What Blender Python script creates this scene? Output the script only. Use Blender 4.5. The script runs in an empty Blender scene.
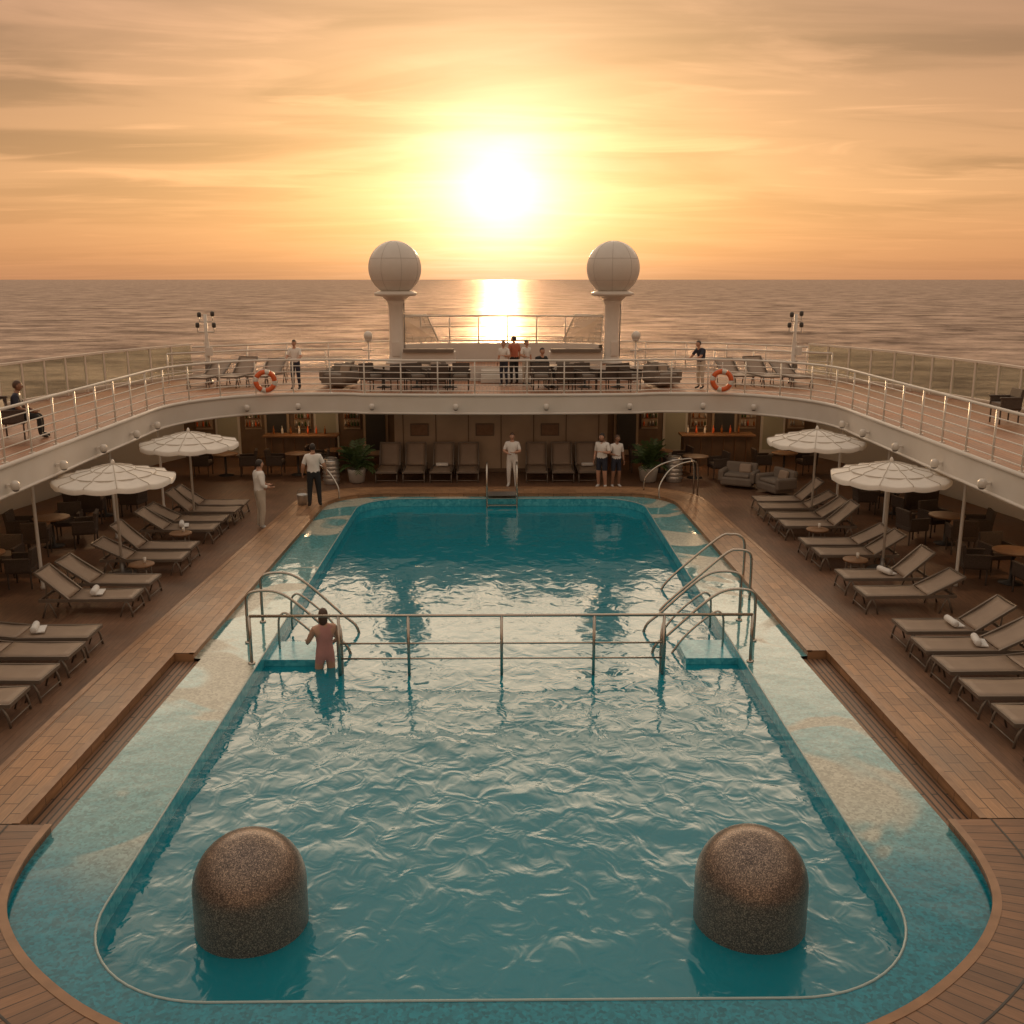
import bpy, math, random
from mathutils import Vector, Matrix, Euler, geometry
R=math.radians
random.seed(7)
scene=bpy.context.scene
# ------------------------------------------------------------------ materials
def newmat(name):
    m=bpy.data.materials.new(name); m.use_nodes=True
    nt=m.node_tree; b=nt.nodes['Principled BSDF']
    return m,nt,b
def N(nt,t,**k):
    n=nt.nodes.new(t)
    for a,v in k.items():
        if a in n.inputs: n.inputs[a].default_value=v
        else: setattr(n,a,v)
    return n
def mat(name,col,rough=.5,metal=0,var=.12,scale=3,bump=0,bscale=60,spec=.5,col2=None,coat=0):
    m,nt,b=newmat(name); L=nt.links.new
    tc=N(nt,'ShaderNodeTexCoord')
    no=N(nt,'ShaderNodeTexNoise',Scale=scale,Detail=6.0); L(tc.outputs['Object'],no.inputs['Vector'])
    mx=N(nt,'ShaderNodeMix',data_type='RGBA')
    c2=col2 if col2 else tuple(max(0,c*(1-var*2)) for c in col)
    c1=col if col2 else tuple(min(1,c*(1+var)) for c in col)
    mx.inputs[6].default_value=(*c1,1); mx.inputs[7].default_value=(*c2,1)
    L(no.outputs['Fac'],mx.inputs[0]); L(mx.outputs[2],b.inputs['Base Color'])
    b.inputs['Roughness'].default_value=rough; b.inputs['Metallic'].default_value=metal
    b.inputs['Specular IOR Level'].default_value=spec
    b.inputs['Coat Weight'].default_value=coat
    mr=N(nt,'ShaderNodeMapRange'); mr.inputs['To Min'].default_value=max(.02,rough-.1); mr.inputs['To Max'].default_value=min(1,rough+.12)
    L(no.outputs['Fac'],mr.inputs[0]); L(mr.outputs[0],b.inputs['Roughness'])
    if bump:
        n2=N(nt,'ShaderNodeTexNoise',Scale=bscale,Detail=3.0); L(tc.outputs['Object'],n2.inputs['Vector'])
        bp=N(nt,'ShaderNodeBump',Strength=bump,Distance=.01); L(n2.outputs['Fac'],bp.inputs['Height']); L(bp.outputs[0],b.inputs['Normal'])
    return m
def brick(nt,vec,bw,rh,c1,c2,mo,msize=.006,off=.5):
    t=N(nt,'ShaderNodeTexBrick'); t.offset=off
    t.inputs['Scale'].default_value=1; t.inputs['Brick Width'].default_value=bw; t.inputs['Row Height'].default_value=rh
    t.inputs['Mortar Size'].default_value=msize; t.inputs['Mortar Smooth'].default_value=.2
    t.inputs['Color1'].default_value=(*c1,1); t.inputs['Color2'].default_value=(*c2,1); t.inputs['Mortar'].default_value=(*mo,1)
    nt.links.new(vec,t.inputs['Vector']); return t
def woodmat(name,bw,rh,c1,c2,mo,coord='UV',rough=.42,off=.5,msize=.008):
    m,nt,b=newmat(name); L=nt.links.new
    tc=N(nt,'ShaderNodeTexCoord')
    t=brick(nt,tc.outputs[coord],bw,rh,c1,c2,mo,msize,off)
    mp=N(nt,'ShaderNodeMapping'); mp.inputs['Scale'].default_value=(2,25,1) if bw>rh else (25,2,1)
    L(tc.outputs[coord],mp.inputs['Vector'])
    no=N(nt,'ShaderNodeTexNoise',Scale=1.5,Detail=8.0,Distortion=.6); L(mp.outputs[0],no.inputs['Vector'])
    n3=N(nt,'ShaderNodeTexNoise',Scale=.7,Detail=4.0); L(tc.outputs['Object'],n3.inputs['Vector'])
    mr=N(nt,'ShaderNodeMapRange'); mr.inputs['To Min'].default_value=.5; mr.inputs['To Max'].default_value=1.45; L(no.outputs['Fac'],mr.inputs[0])
    mr2=N(nt,'ShaderNodeMapRange'); mr2.inputs['From Min'].default_value=.25; mr2.inputs['From Max'].default_value=.75; mr2.inputs['To Min'].default_value=.62; mr2.inputs['To Max'].default_value=1.35; L(n3.outputs['Fac'],mr2.inputs[0])
    mm=N(nt,'ShaderNodeMath',operation='MULTIPLY'); L(mr.outputs[0],mm.inputs[0]); L(mr2.outputs[0],mm.inputs[1])
    vm=N(nt,'ShaderNodeVectorMath',operation='SCALE'); L(t.outputs['Color'],vm.inputs[0]); L(mm.outputs[0],vm.inputs['Scale'])
    L(vm.outputs[0],b.inputs['Base Color'])
    r=N(nt,'ShaderNodeMapRange'); r.inputs['To Min'].default_value=rough-.15; r.inputs['To Max'].default_value=rough+.25; L(n3.outputs['Fac'],r.inputs[0]); L(r.outputs[0],b.inputs['Roughness'])
    bp=N(nt,'ShaderNodeBump',Strength=.5,Distance=.01); L(t.outputs['Fac'],bp.inputs['Height']); bp.invert=True
    bp2=N(nt,'ShaderNodeBump',Strength=.15,Distance=.004); L(no.outputs['Fac'],bp2.inputs['Height']); L(bp.outputs[0],bp2.inputs['Normal']); L(bp2.outputs[0],b.inputs['Normal'])
    return m
white=mat('white_paint',(.74,.72,.69),.35,var=.08,scale=1.2,col2=(.60,.56,.50))
railw=mat('rail_paint',(.72,.68,.62),.35,var=.05)
steel=mat('brushed_steel',(.50,.46,.41),.24,metal=1,var=.08)
darkm=mat('dark_metal',(.05,.045,.04),.5,var=.1)
greym=mat('grey_metal',(.22,.21,.2),.4,metal=.6,var=.1)
seamm=mat('radome_seam',(.48,.45,.42),.5,var=.05)
rimm=mat('pool_rim_tile',(.34,.44,.43),.25,var=.1,scale=20)
frame=mat('lounger_frame',(.20,.165,.135),.4,metal=.3,var=.08)
def slingmat():
    m,nt,b=newmat('lounger_sling'); L=nt.links.new
    tc=N(nt,'ShaderNodeTexCoord')
    w=N(nt,'ShaderNodeTexWave',Scale=22.0); w.bands_direction='Y'; L(tc.outputs['Object'],w.inputs['Vector'])
    no=N(nt,'ShaderNodeTexNoise',Scale=3.0,Detail=6.0); L(tc.outputs['Object'],no.inputs['Vector'])
    mx=N(nt,'ShaderNodeMix',data_type='RGBA'); mx.inputs[6].default_value=(.36,.27,.20,1); mx.inputs[7].default_value=(.25,.185,.14,1)
    L(no.outputs['Fac'],mx.inputs[0]); L(mx.outputs[2],b.inputs['Base Color']); b.inputs['Roughness'].default_value=.5
    bp=N(nt,'ShaderNodeBump',Strength=.25,Distance=.004); L(w.outputs['Fac'],bp.inputs['Height']); L(bp.outputs[0],b.inputs['Normal'])
    return m
sling=slingmat()
towel=mat('towel_cotton',(.75,.74,.72),.9,var=.08,bump=.6,bscale=90)
canvas=mat('umbrella_canvas',(.84,.80,.74),.8,var=.06,scale=6,bump=.2,bscale=200)
canvas2=mat('umbrella_seam',(.56,.51,.44),.8,var=.08,scale=6)
wicker=mat('wicker',(.09,.065,.05),.7,var=.3,scale=40,bump=.8,bscale=50)
cushion=mat('cushion_fabric',(.20,.165,.135),.85,var=.12,bump=.3,bscale=80)
orange=mat('lifebuoy_orange',(.72,.13,.03),.45,var=.08)
panelw=mat('beige_panel',(.50,.38,.27),.45,var=.15,scale=1.5)
darkwall=mat('dark_panel',(.20,.13,.08),.5,var=.3,scale=2)
ceil=mat('ceiling_paint',(.55,.47,.38),.6,var=.08)
hullm=mat('hull_paint',(.70,.69,.67),.4,var=.05,scale=.3)
potm=mat('planter_ceramic',(.45,.42,.38),.4,var=.1)
leafm=mat('palm_leaf',(.07,.12,.035),.5,var=.35,scale=8)
soil=mat('soil',(.04,.03,.02),.9)
kegm=mat('keg_metal',(.55,.53,.5),.3,metal=.7,var=.1)
bottle=mat('bottle_glass',(.35,.12,.03),.15,var=.6,scale=5)
wood=woodmat('teak_cross_planks',.46,.20,(.37,.205,.105),(.25,.135,.07),(.07,.036,.02),off=.5,msize=.007,rough=.34)
woodc=woodmat('teak_radial_planks',.17,.50,(.25,.125,.062),(.17,.085,.045),(.05,.026,.015),off=.0,msize=.009,rough=.36)
trim=mat('teak_trim',(.30,.155,.075),.33,var=.25,scale=5)
slat=woodmat('teak_slats',1.6,.085,(.22,.115,.06),(.16,.08,.045),(.02,.012,.008),msize=.014)
deckm=woodmat('deck_planks',.11,2.4,(.185,.098,.056),(.165,.087,.05),(.10,.052,.031),coord='Object',rough=.46,msize=.004)
updeck=woodmat('upper_deck_planks',.12,2.4,(.34,.15,.072),(.28,.12,.058),(.12,.06,.035),coord='Object',rough=.5)
tablew=mat('table_teak',(.26,.14,.07),.5,var=.2,scale=10)
lampm,lnt,lb_=newmat('lamp_diffuser'); lb_.inputs['Emission Color'].default_value=(1,.62,.28,1); lb_.inputs['Emission Strength'].default_value=5; lb_.inputs['Base Color'].default_value=(.8,.7,.5,1)
def mosaic():
    m,nt,b=newmat('speckled_mosaic'); L=nt.links.new
    tc=N(nt,'ShaderNodeTexCoord'); v=N(nt,'ShaderNodeTexVoronoi',Scale=110.0); L(tc.outputs['Object'],v.inputs['Vector'])
    cr=N(nt,'ShaderNodeValToRGB'); L(v.outputs['Color'],cr.inputs[0])
    e=cr.color_ramp.elements; e[0].position=.1; e[0].color=(.075,.062,.056,1); e[1].position=.97; e[1].color=(.50,.38,.29,1)
    x=cr.color_ramp.elements.new(.55); x.color=(.17,.13,.11,1)
    L(cr.outputs[0],b.inputs['Base Color']); b.inputs['Roughness'].default_value=.28; b.inputs['Metallic'].default_value=.4
    bp=N(nt,'ShaderNodeBump',Strength=.3,Distance=.002); L(v.outputs['Distance'],bp.inputs['Height']); L(bp.outputs[0],b.inputs['Normal'])
    return m
mosaicm=mosaic()
def shelfmat():
    m,nt,b=newmat('wet_pool_ledge'); L=nt.links.new
    tc=N(nt,'ShaderNodeTexCoord'); O=tc.outputs['Object']
    v=N(nt,'ShaderNodeTexVoronoi',Scale=30.0); L(O,v.inputs['Vector'])
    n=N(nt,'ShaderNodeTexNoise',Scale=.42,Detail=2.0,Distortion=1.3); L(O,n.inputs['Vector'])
    sx=N(nt,'ShaderNodeSeparateXYZ'); L(O,sx.inputs[0])
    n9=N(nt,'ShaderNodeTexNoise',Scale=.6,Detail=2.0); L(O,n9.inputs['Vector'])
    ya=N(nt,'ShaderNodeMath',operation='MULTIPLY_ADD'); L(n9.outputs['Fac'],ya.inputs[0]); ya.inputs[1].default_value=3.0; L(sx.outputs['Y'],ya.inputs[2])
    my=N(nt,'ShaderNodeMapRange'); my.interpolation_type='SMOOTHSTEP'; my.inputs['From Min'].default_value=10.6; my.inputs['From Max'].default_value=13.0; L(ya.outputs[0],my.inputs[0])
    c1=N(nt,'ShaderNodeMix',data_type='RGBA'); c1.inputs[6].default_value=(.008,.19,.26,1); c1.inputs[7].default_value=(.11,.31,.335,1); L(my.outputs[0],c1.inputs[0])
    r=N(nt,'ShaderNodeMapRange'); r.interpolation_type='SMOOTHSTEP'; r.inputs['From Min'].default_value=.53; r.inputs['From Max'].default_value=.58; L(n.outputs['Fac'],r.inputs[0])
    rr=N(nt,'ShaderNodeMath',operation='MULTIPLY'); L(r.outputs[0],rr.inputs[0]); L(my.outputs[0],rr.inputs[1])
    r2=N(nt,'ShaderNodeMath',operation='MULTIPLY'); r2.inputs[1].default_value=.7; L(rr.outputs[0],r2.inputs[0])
    c2=N(nt,'ShaderNodeMix',data_type='RGBA'); L(r2.outputs[0],c2.inputs[0]); L(c1.outputs[2],c2.inputs[6]); c2.inputs[7].default_value=(.50,.44,.34,1)  # cream patches: sunlit reflections painted into the ledge colour
    sp=N(nt,'ShaderNodeSeparateColor'); L(v.outputs['Color'],sp.inputs[0])
    k=N(nt,'ShaderNodeMapRange'); k.inputs['To Min'].default_value=.68; k.inputs['To Max'].default_value=1.3; L(sp.outputs[0],k.inputs[0])
    vm=N(nt,'ShaderNodeVectorMath',operation='SCALE'); L(c2.outputs[2],vm.inputs[0]); L(k.outputs[0],vm.inputs['Scale']); L(vm.outputs[0],b.inputs['Base Color'])
    ro=N(nt,'ShaderNodeMapRange'); ro.inputs['To Min'].default_value=.06; ro.inputs['To Max'].default_value=.28; L(rr.outputs[0],ro.inputs[0]); L(ro.outputs[0],b.inputs['Roughness'])
    n2=N(nt,'ShaderNodeTexNoise',Scale=2.2,Detail=2.0); L(O,n2.inputs['Vector'])
    bp=N(nt,'ShaderNodeBump',Strength=.4,Distance=.02); L(n2.outputs['Fac'],bp.inputs['Height']); L(bp.outputs[0],b.inputs['Normal'])
    return m
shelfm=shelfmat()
def tilemat():
    m,nt,b=newmat('pool_tile'); L=nt.links.new
    tc=N(nt,'ShaderNodeTexCoord'); v=N(nt,'ShaderNodeTexVoronoi',Scale=14.0); v.distance='CHEBYCHEV'; L(tc.outputs['Object'],v.inputs['Vector'])
    mx=N(nt,'ShaderNodeMix',data_type='RGBA'); mx.inputs[6].default_value=(.02,.28,.38,1); mx.inputs[7].default_value=(.08,.45,.54,1)
    sp=N(nt,'ShaderNodeSeparateColor'); L(v.outputs['Color'],sp.inputs[0]); L(sp.outputs[0],mx.inputs[0]); L(mx.outputs[2],b.inputs['Base Color']); b.inputs['Roughness'].default_value=.2
    return m
tilem=tilemat()
def watermat():
    m,nt,b=newmat('pool_water'); L=nt.links.new; nt.nodes.remove(b)
    out=[n for n in nt.nodes if n.type=='OUTPUT_MATERIAL'][0]
    tc=N(nt,'ShaderNodeTexCoord'); O=tc.outputs['Object']
    sx=N(nt,'ShaderNodeSeparateXYZ'); L(O,sx.inputs[0])
    ca=N(nt,'ShaderNodeMapRange'); ca.inputs['From Min'].default_value=12; ca.inputs['From Max'].default_value=18; ca.inputs['To Min'].default_value=1; ca.inputs['To Max'].default_value=.38; L(sx.outputs['Y'],ca.inputs[0])
    mp=N(nt,'ShaderNodeMapping'); mp.inputs['Scale'].default_value=(1.05,.9,1); mp.inputs['Rotation'].default_value=(0,0,.5); L(O,mp.inputs['Vector'])
    a=N(nt,'ShaderNodeTexNoise',Scale=2.9,Detail=2.5,Roughness=.45,Distortion=.8); L(mp.outputs[0],a.inputs['Vector'])
    c=N(nt,'ShaderNodeTexNoise',Scale=.9,Detail=1.0,Distortion=.6); L(mp.outputs[0],c.inputs['Vector'])
    b1=N(nt,'ShaderNodeBump',Distance=.026); L(a.outputs['Fac'],b1.inputs['Height']); L(ca.outputs[0],b1.inputs['Strength'])
    b2=N(nt,'ShaderNodeBump',Distance=.050); L(c.outputs['Fac'],b2.inputs['Height']); L(b1.outputs[0],b2.inputs['Normal']); L(ca.outputs[0],b2.inputs['Strength'])
    nn=b2.outputs[0]
    fr=N(nt,'ShaderNodeFresnel',IOR=1.6); L(nn,fr.inputs['Normal'])
    gl=N(nt,'ShaderNodeBsdfGlossy'); gl.inputs['Roughness'].default_value=.07; gl.inputs['Color'].default_value=(1,1,1,1); L(nn,gl.inputs['Normal'])
    tr=N(nt,'ShaderNodeBsdfTransparent'); tr.inputs['Color'].default_value=(.14,.76,.86,1)
    df=N(nt,'ShaderNodeBsdfDiffuse'); df.inputs['Color'].default_value=(.004,.31,.41,1); L(nn,df.inputs['Normal'])
    m1=N(nt,'ShaderNodeMixShader'); m1.inputs[0].default_value=.58; L(tr.outputs[0],m1.inputs[1]); L(df.outputs[0],m1.inputs[2])
    m2=N(nt,'ShaderNodeMixShader'); L(fr.outputs[0],m2.inputs[0]); L(m1.outputs[0],m2.inputs[1]); L(gl.outputs[0],m2.inputs[2])
    L(m2.outputs[0],out.inputs['Surface']); return m
waterm=watermat()
def seamat():
    m,nt,b=newmat('sea_water'); L=nt.links.new; nt.nodes.remove(b)
    out=[n for n in nt.nodes if n.type=='OUTPUT_MATERIAL'][0]
    tc=N(nt,'ShaderNodeTexCoord'); O=tc.outputs['Object']
    mp=N(nt,'ShaderNodeMapping'); mp.inputs['Scale'].default_value=(.7,.9,1); L(O,mp.inputs['Vector'])
    a=N(nt,'ShaderNodeTexNoise',Scale=.22,Detail=7.0,Roughness=.65); L(mp.outputs[0],a.inputs['Vector'])
    c=N(nt,'ShaderNodeTexNoise',Scale=.05,Detail=8.0,Roughness=.75); L(mp.outputs[0],c.inputs['Vector'])
    b1=N(nt,'ShaderNodeBump',Strength=1.0,Distance=3.6); L(a.outputs['Fac'],b1.inputs['Height'])
    mr=N(nt,'ShaderNodeMapRange'); mr.inputs['From Min'].default_value=.36; mr.inputs['From Max'].default_value=.64; mr.inputs['To Min'].default_value=.08; mr.inputs['To Max'].default_value=.46; L(c.outputs['Fac'],mr.inputs[0])
    gl=N(nt,'ShaderNodeBsdfGlossy'); gl.inputs['Roughness'].default_value=.34; gl.inputs['Color'].default_value=(.92,.76,.66,1); L(b1.outputs[0],gl.inputs['Normal'])
    df=N(nt,'ShaderNodeBsdfDiffuse'); df.inputs['Color'].default_value=(.062,.044,.038,1)
    m2=N(nt,'ShaderNodeMixShader'); L(mr.outputs[0],m2.inputs[0]); L(df.outputs[0],m2.inputs[1]); L(gl.outputs[0],m2.inputs[2])
    L(m2.outputs[0],out.inputs['Surface']); return m
seam=seamat()
def glassmat(name,tcol,bcol,f):
    m,nt,b=newmat(name); L=nt.links.new
    out=[n for n in nt.nodes if n.type=='OUTPUT_MATERIAL'][0]
    tr=N(nt,'ShaderNodeBsdfTransparent'); tr.inputs['Color'].default_value=(*tcol,1)
    b.inputs['Base Color'].default_value=(*bcol,1); b.inputs['Roughness'].default_value=.08
    m1=N(nt,'ShaderNodeMixShader'); m1.inputs[0].default_value=f; L(tr.outputs[0],m1.inputs[1]); L(b.outputs[0],m1.inputs[2]); L(m1.outputs[0],out.inputs['Surface'])
    return m
glassm=glassmat('screen_glass',(.86,.88,.82),(.50,.48,.40),.16)
meshm=glassmat('windbreak_mesh',(.8,.75,.68),(.75,.66,.55),.55)
# ------------------------------------------------------------------ mesh builder
def link(o):
    scene.collection.objects.link(o); return o
class MB:
    def __init__(s): s.V=[];s.F=[];s.M=[];s.S=[];s.U=[];s.mats=[]
    def mi(s,m):
        if m not in s.mats: s.mats.append(m)
        return s.mats.index(m)
    def add(s,vs,fs,m,smooth=False,uvs=None):
        o=len(s.V); s.V+= [tuple(v) for v in vs]; k=s.mi(m)
        for i,f in enumerate(fs):
            s.F.append([o+j for j in f]); s.M.append(k); s.S.append(smooth); s.U.append(uvs[i] if uvs else None)
    def box(s,c,d,m,rot=(0,0,0),ch=0):
        x,y,z=d[0]/2,d[1]/2,d[2]/2; E=Euler(rot).to_matrix(); c=Vector(c)
        vs=[c+E@Vector(p) for p in [(-x,-y,-z),(x,-y,-z),(x,y,-z),(-x,y,-z),(-x,-y,z),(x,-y,z),(x,y,z),(-x,y,z)]]
        s.add(vs,[(0,3,2,1),(4,5,6,7),(0,1,5,4),(1,2,6,5),(2,3,7,6),(3,0,4,7)],m)
    def tube(s,pts,r,m,seg=8,closed=False):
        pts=[Vector(p) for p in pts]; n=len(pts)
        rs=r if isinstance(r,(list,tuple)) else [r]*n
        T=[]
        for i in range(n):
            if closed: t=pts[(i+1)%n]-pts[i-1]
            else: t=pts[min(i+1,n-1)]-pts[max(i-1,0)]
            T.append(t.normalized())
        a=Vector((0,0,1)) if abs(T[0].z)<.9 else Vector((1,0,0))
        u=T[0].cross(a).normalized(); vs=[]
        for i in range(n):
            u=(u-T[i]*u.dot(T[i])).normalized(); w=T[i].cross(u)
            for k in range(seg):
                g=2*math.pi*k/seg; vs.append(pts[i]+(u*math.cos(g)+w*math.sin(g))*rs[i])
        fs=[]
        for i in range(n if closed else n-1):
            j=(i+1)%n
            for k in range(seg): fs.append((i*seg+k,i*seg+(k+1)%seg,j*seg+(k+1)%seg,j*seg+k))
        if not closed: fs+= [tuple(reversed(range(seg))),tuple(range((n-1)*seg,n*seg))]
        s.add(vs,fs,m,True)
    def lathe(s,prof,c,m,seg=24,smooth=True):
        vs=[];c=Vector(c)
        for r,z in prof:
            for k in range(seg): g=2*math.pi*k/seg; vs.append(c+Vector((r*math.cos(g),r*math.sin(g),z)))
        fs=[]
        for i in range(len(prof)-1):
            for k in range(seg): fs.append((i*seg+k,i*seg+(k+1)%seg,(i+1)*seg+(k+1)%seg,(i+1)*seg+k))
        fs+=[tuple(reversed(range(seg))),tuple(range((len(prof)-1)*seg,len(prof)*seg))]
        s.add(vs,fs,m,smooth)
    def ball(s,c,r,m,seg=16,rings=10,fn=None,keep=None,rot=None):
        if not isinstance(r,(tuple,list)): r=(r,r,r)
        c=Vector(c);vs=[];raw=[]
        for i in range(rings+1):
            a=math.pi*i/rings
            for k in range(seg):
                g=2*math.pi*k/seg; p=Vector((math.sin(a)*math.cos(g),math.sin(a)*math.sin(g),math.cos(a))); raw.append(p.copy())
                if fn: p=fn(p)
                q=Vector((p.x*r[0],p.y*r[1],p.z*r[2]))
                if rot: q=rot@q
                vs.append(c+q)
        fs=[]
        for i in range(rings):
            for k in range(seg):
                f=(i*seg+k,(i+1)*seg+k,(i+1)*seg+(k+1)%seg,i*seg+(k+1)%seg)
                if keep and not keep(sum((raw[j] for j in f),Vector())/4): continue
                fs.append(f)
        s.add(vs,fs,m,True)
    def strip(s,A,B,z,m,depth=0,sm=None):
        n=len(A); vs=[];fs=[];uv=[]
        us=[0]
        for i in range(1,n): us.append(us[-1]+((Vector(A[i])+Vector(B[i]))/2-(Vector(A[i-1])+Vector(B[i-1]))/2).length)
        for i in range(n): vs+=[(A[i][0],A[i][1],z),(B[i][0],B[i][1],z)]
        for i in range(n-1):
            w0=(Vector(A[i])-Vector(B[i])).length; w1=(Vector(A[i+1])-Vector(B[i+1])).length
            fs.append((2*i,2*i+1,2*i+3,2*i+2)); uv.append([(us[i],0),(us[i],w0),(us[i+1],w1),(us[i+1],0)])
        s.add(vs,fs,m,False,uv)
        if depth:
            for P in (A,B):
                vs=[];fs=[]; uv=[]
                for i,p in enumerate(P): vs+=[(p[0],p[1],z),(p[0],p[1],z-depth)]
                for i in range(n-1): fs.append((2*i,2*i+1,2*i+3,2*i+2)); uv.append([(us[i],0),(us[i],.2),(us[i+1],.2),(us[i+1],0)])
                s.add(vs,fs,sm or m,False,uv)
            for i in (0,n-1):
                s.add([(A[i][0],A[i][1],z),(B[i][0],B[i][1],z),(B[i][0],B[i][1],z-depth),(A[i][0],A[i][1],z-depth)],[(0,1,2,3)],sm or m,False,[[(0,0),(.5,0),(.5,.2),(0,.2)]])
    def fill(s,outer,holes,z,m):
        polys=[[Vector((p[0],p[1],0)) for p in l] for l in [outer]+holes]
        tris=geometry.tessellate_polygon(polys); vs=[(p.x,p.y,z) for l in polys for p in l]
        s.add(vs,[tuple(t) for t in tris],m)
    def wall(s,loop,z0,z1,m,closed=True,smooth=False):
        n=len(loop); vs=[]
        for p in loop: vs+=[(p[0],p[1],z0),(p[0],p[1],z1)]
        fs=[(2*i,2*((i+1)%n),2*((i+1)%n)+1,2*i+1) for i in range(n if closed else n-1)]
        s.add(vs,fs,m,smooth)
    def mesh(s,name):
        me=bpy.data.meshes.new(name); me.from_pydata(s.V,[],s.F)
        for m in s.mats: me.materials.append(m)
        me.polygons.foreach_set('material_index',s.M); me.polygons.foreach_set('use_smooth',s.S)
        if any(s.U):
            l=me.uv_layers.new(name='UVMap')
            for p,u in zip(me.polygons,s.U):
                if u:
                    for li,c in zip(p.loop_indices,u): l.data[li].uv=c
        me.validate(); me.update(); return me
    def obj(s,name,loc=(0,0,0),rz=0,bevel=0):
        o=link(bpy.data.objects.new(name,s.mesh(name))); o.location=loc; o.rotation_euler=(0,0,rz)
        if bevel:
            b=o.modifiers.new('bevel','BEVEL'); b.width=bevel; b.segments=2; b.limit_method='ANGLE'; b.angle_limit=R(50)
        return o
def inst(me,name,loc,rz=0,bevel=0,sc=1):
    o=link(bpy.data.objects.new(name,me)); o.location=loc; o.rotation_euler=(0,0,rz); o.scale=(sc,sc,sc)
    if bevel:
        b=o.modifiers.new('bevel','BEVEL'); b.width=bevel; b.segments=2; b.limit_method='ANGLE'; b.angle_limit=R(50)
    return o
def catmull(P,k=6):
    P=[Vector(p) for p in P]; o=[]
    for i in range(len(P)-1):
        a=P[max(i-1,0)];b=P[i];c=P[i+1];d=P[min(i+2,len(P)-1)]
        for j in range(k):
            t=j/k; o.append(.5*((2*b)+(c-a)*t+(2*a-5*b+4*c-d)*t*t+(3*b-a-3*c+d)*t**3))
    o.append(P[-1]); return o
def rpoly(C,seg=10):
    o=[];n=len(C)
    for i,(x,y,r) in enumerate(C):
        p=Vector((x,y)); a=Vector(C[i-1][:2]); b=Vector(C[(i+1)%n][:2])
        if r<=0: o.append(p); continue
        d1=(a-p).normalized(); d2=(b-p).normalized(); ang=d1.angle(d2); t=r/math.tan(ang/2)
        c=p+(d1+d2).normalized()*(r/math.sin(ang/2)); s=p+d1*t; e=p+d2*t
        a0=math.atan2(s.y-c.y,s.x-c.x); a1=math.atan2(e.y-c.y,e.x-c.x); da=(a1-a0+math.pi)%(2*math.pi)-math.pi
        for k in range(seg+1): g=a0+da*k/seg; o.append(c+Vector((math.cos(g),math.sin(g)))*r)
    return o
mir=lambda P:[Vector((-p[0],p[1])) for p in P]
# ------------------------------------------------------------------ sea
sb=MB(); S=40000; sb.add([(-S,-2000,-16),(S,-2000,-16),(S,S,-16),(-S,S,-16)],[(0,1,2,3)],seam); sb.obj('sea')
# ------------------------------------------------------------------ pool
WZ=-.12
basin=rpoly([(4.1,7.74,1.45),(4.1,28.8,1.3),(-4.1,28.8,1.3),(-4.1,7.74,1.45)],14)
near_in=catmull([(0,6.72),(1.3,6.8),(2.45,7.02),(3.4,7.42),(4.1,7.9),(4.68,8.47),(5.08,9.1),(5.25,9.85),(5.27,10.6)],5)
near_out=catmull([(0,5.3),(1.6,5.4),(3.2,5.7),(4.45,6.2),(5.4,6.9),(6.15,7.7),(6.6,8.6),(6.8,9.6),(6.85,10.6)],5)
side_in1=[Vector(p) for p in [(5.66,10.62),(5.62,13.5),(5.58,16.1)]]
side_out1=[Vector(p) for p in [(6.55,10.62),(6.52,13.5),(6.45,16.1)]]
side_in2=[Vector((5.25,16.1)),Vector((5.02,27.6))]+[Vector((5.02-1.5*(1-math.cos(a)),27.6+1.5*math.sin(a))) for a in [R(15*i) for i in range(1,7)]]
side_out2=[Vector((6.45,16.1)),Vector((5.9,27.9))]+[Vector((5.9-2.0*(1-math.cos(a)),27.9+2.1*math.sin(a))) for a in [R(15*i) for i in range(1,7)]]
far_in=[side_in2[-1],Vector((0,29.1))]; far_out=[side_out2[-1],Vector((0,30.0))]
shelf_half=near_in+[Vector((5.27,10.66)),Vector((5.12,16.08)),Vector((5.3,16.12)),Vector((5.07,27.6))]+[Vector((5.07-1.5*(1-math.cos(a)),27.65+1.5*math.sin(a))) for a in [R(15*i) for i in range(1,7)]]
shelf_loop=shelf_half+list(reversed(mir(shelf_half)[1:]))
pb=MB()
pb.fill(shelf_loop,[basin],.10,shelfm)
pb.wall(basin,-1.35,.10,tilem,smooth=False)
pb.fill(basin,[],-1.35,tilem)
pb.box((0,15.85,-.80),(8.19,.5,1.1),tilem)
for sx in (-1,1):
    pb.box((sx*3.65,16.75,-.68),(.9,.9,1.34),tilem)
    pb.box((sx*3.05,16.75,-.83),(.3,.9,.9),tilem)
pb.tube([(p.x,p.y,.102) for p in basin],.014,rimm,6,closed=True)
pb.obj('swimming_pool')
wb=MB(); wb.fill(basin,[],WZ,waterm); wb.obj('pool_water')
cb=MB()
def off(A,B,w):
    return [Vector(a)+(Vector(b)-Vector(a)).normalized()*w for a,b in zip(A,B)]
for f in (lambda P:P, mir):
    for A,B,m_ in ((near_in,near_out,woodc),(side_in1,side_out1,wood),(side_in2,side_out2,wood),(far_in,far_out,wood)):
        A=f(A);B=f(B); cb.strip(A,B,.20,m_,.26)
        cb.strip(off(A,B,-.02),off(A,B,.07),.206,trim,.03); cb.strip(off(B,A,-.02),off(B,A,.07),.206,trim,.03)
        if m_ is woodc: cb.strip(off(A,B,.48),off(A,B,.50),.2035,darkm)
cb.obj('teak_pool_coaming')
gb=MB()
for f in (lambda P:P, mir):
    gb.strip(f([(5.28,10.64),(5.20,13.4),(5.14,16.06)]),f([(5.65,10.64),(5.61,13.4),(5.57,16.06)]),.06,slat,.1)
gb.obj('drain_grating')
db=MB()
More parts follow.
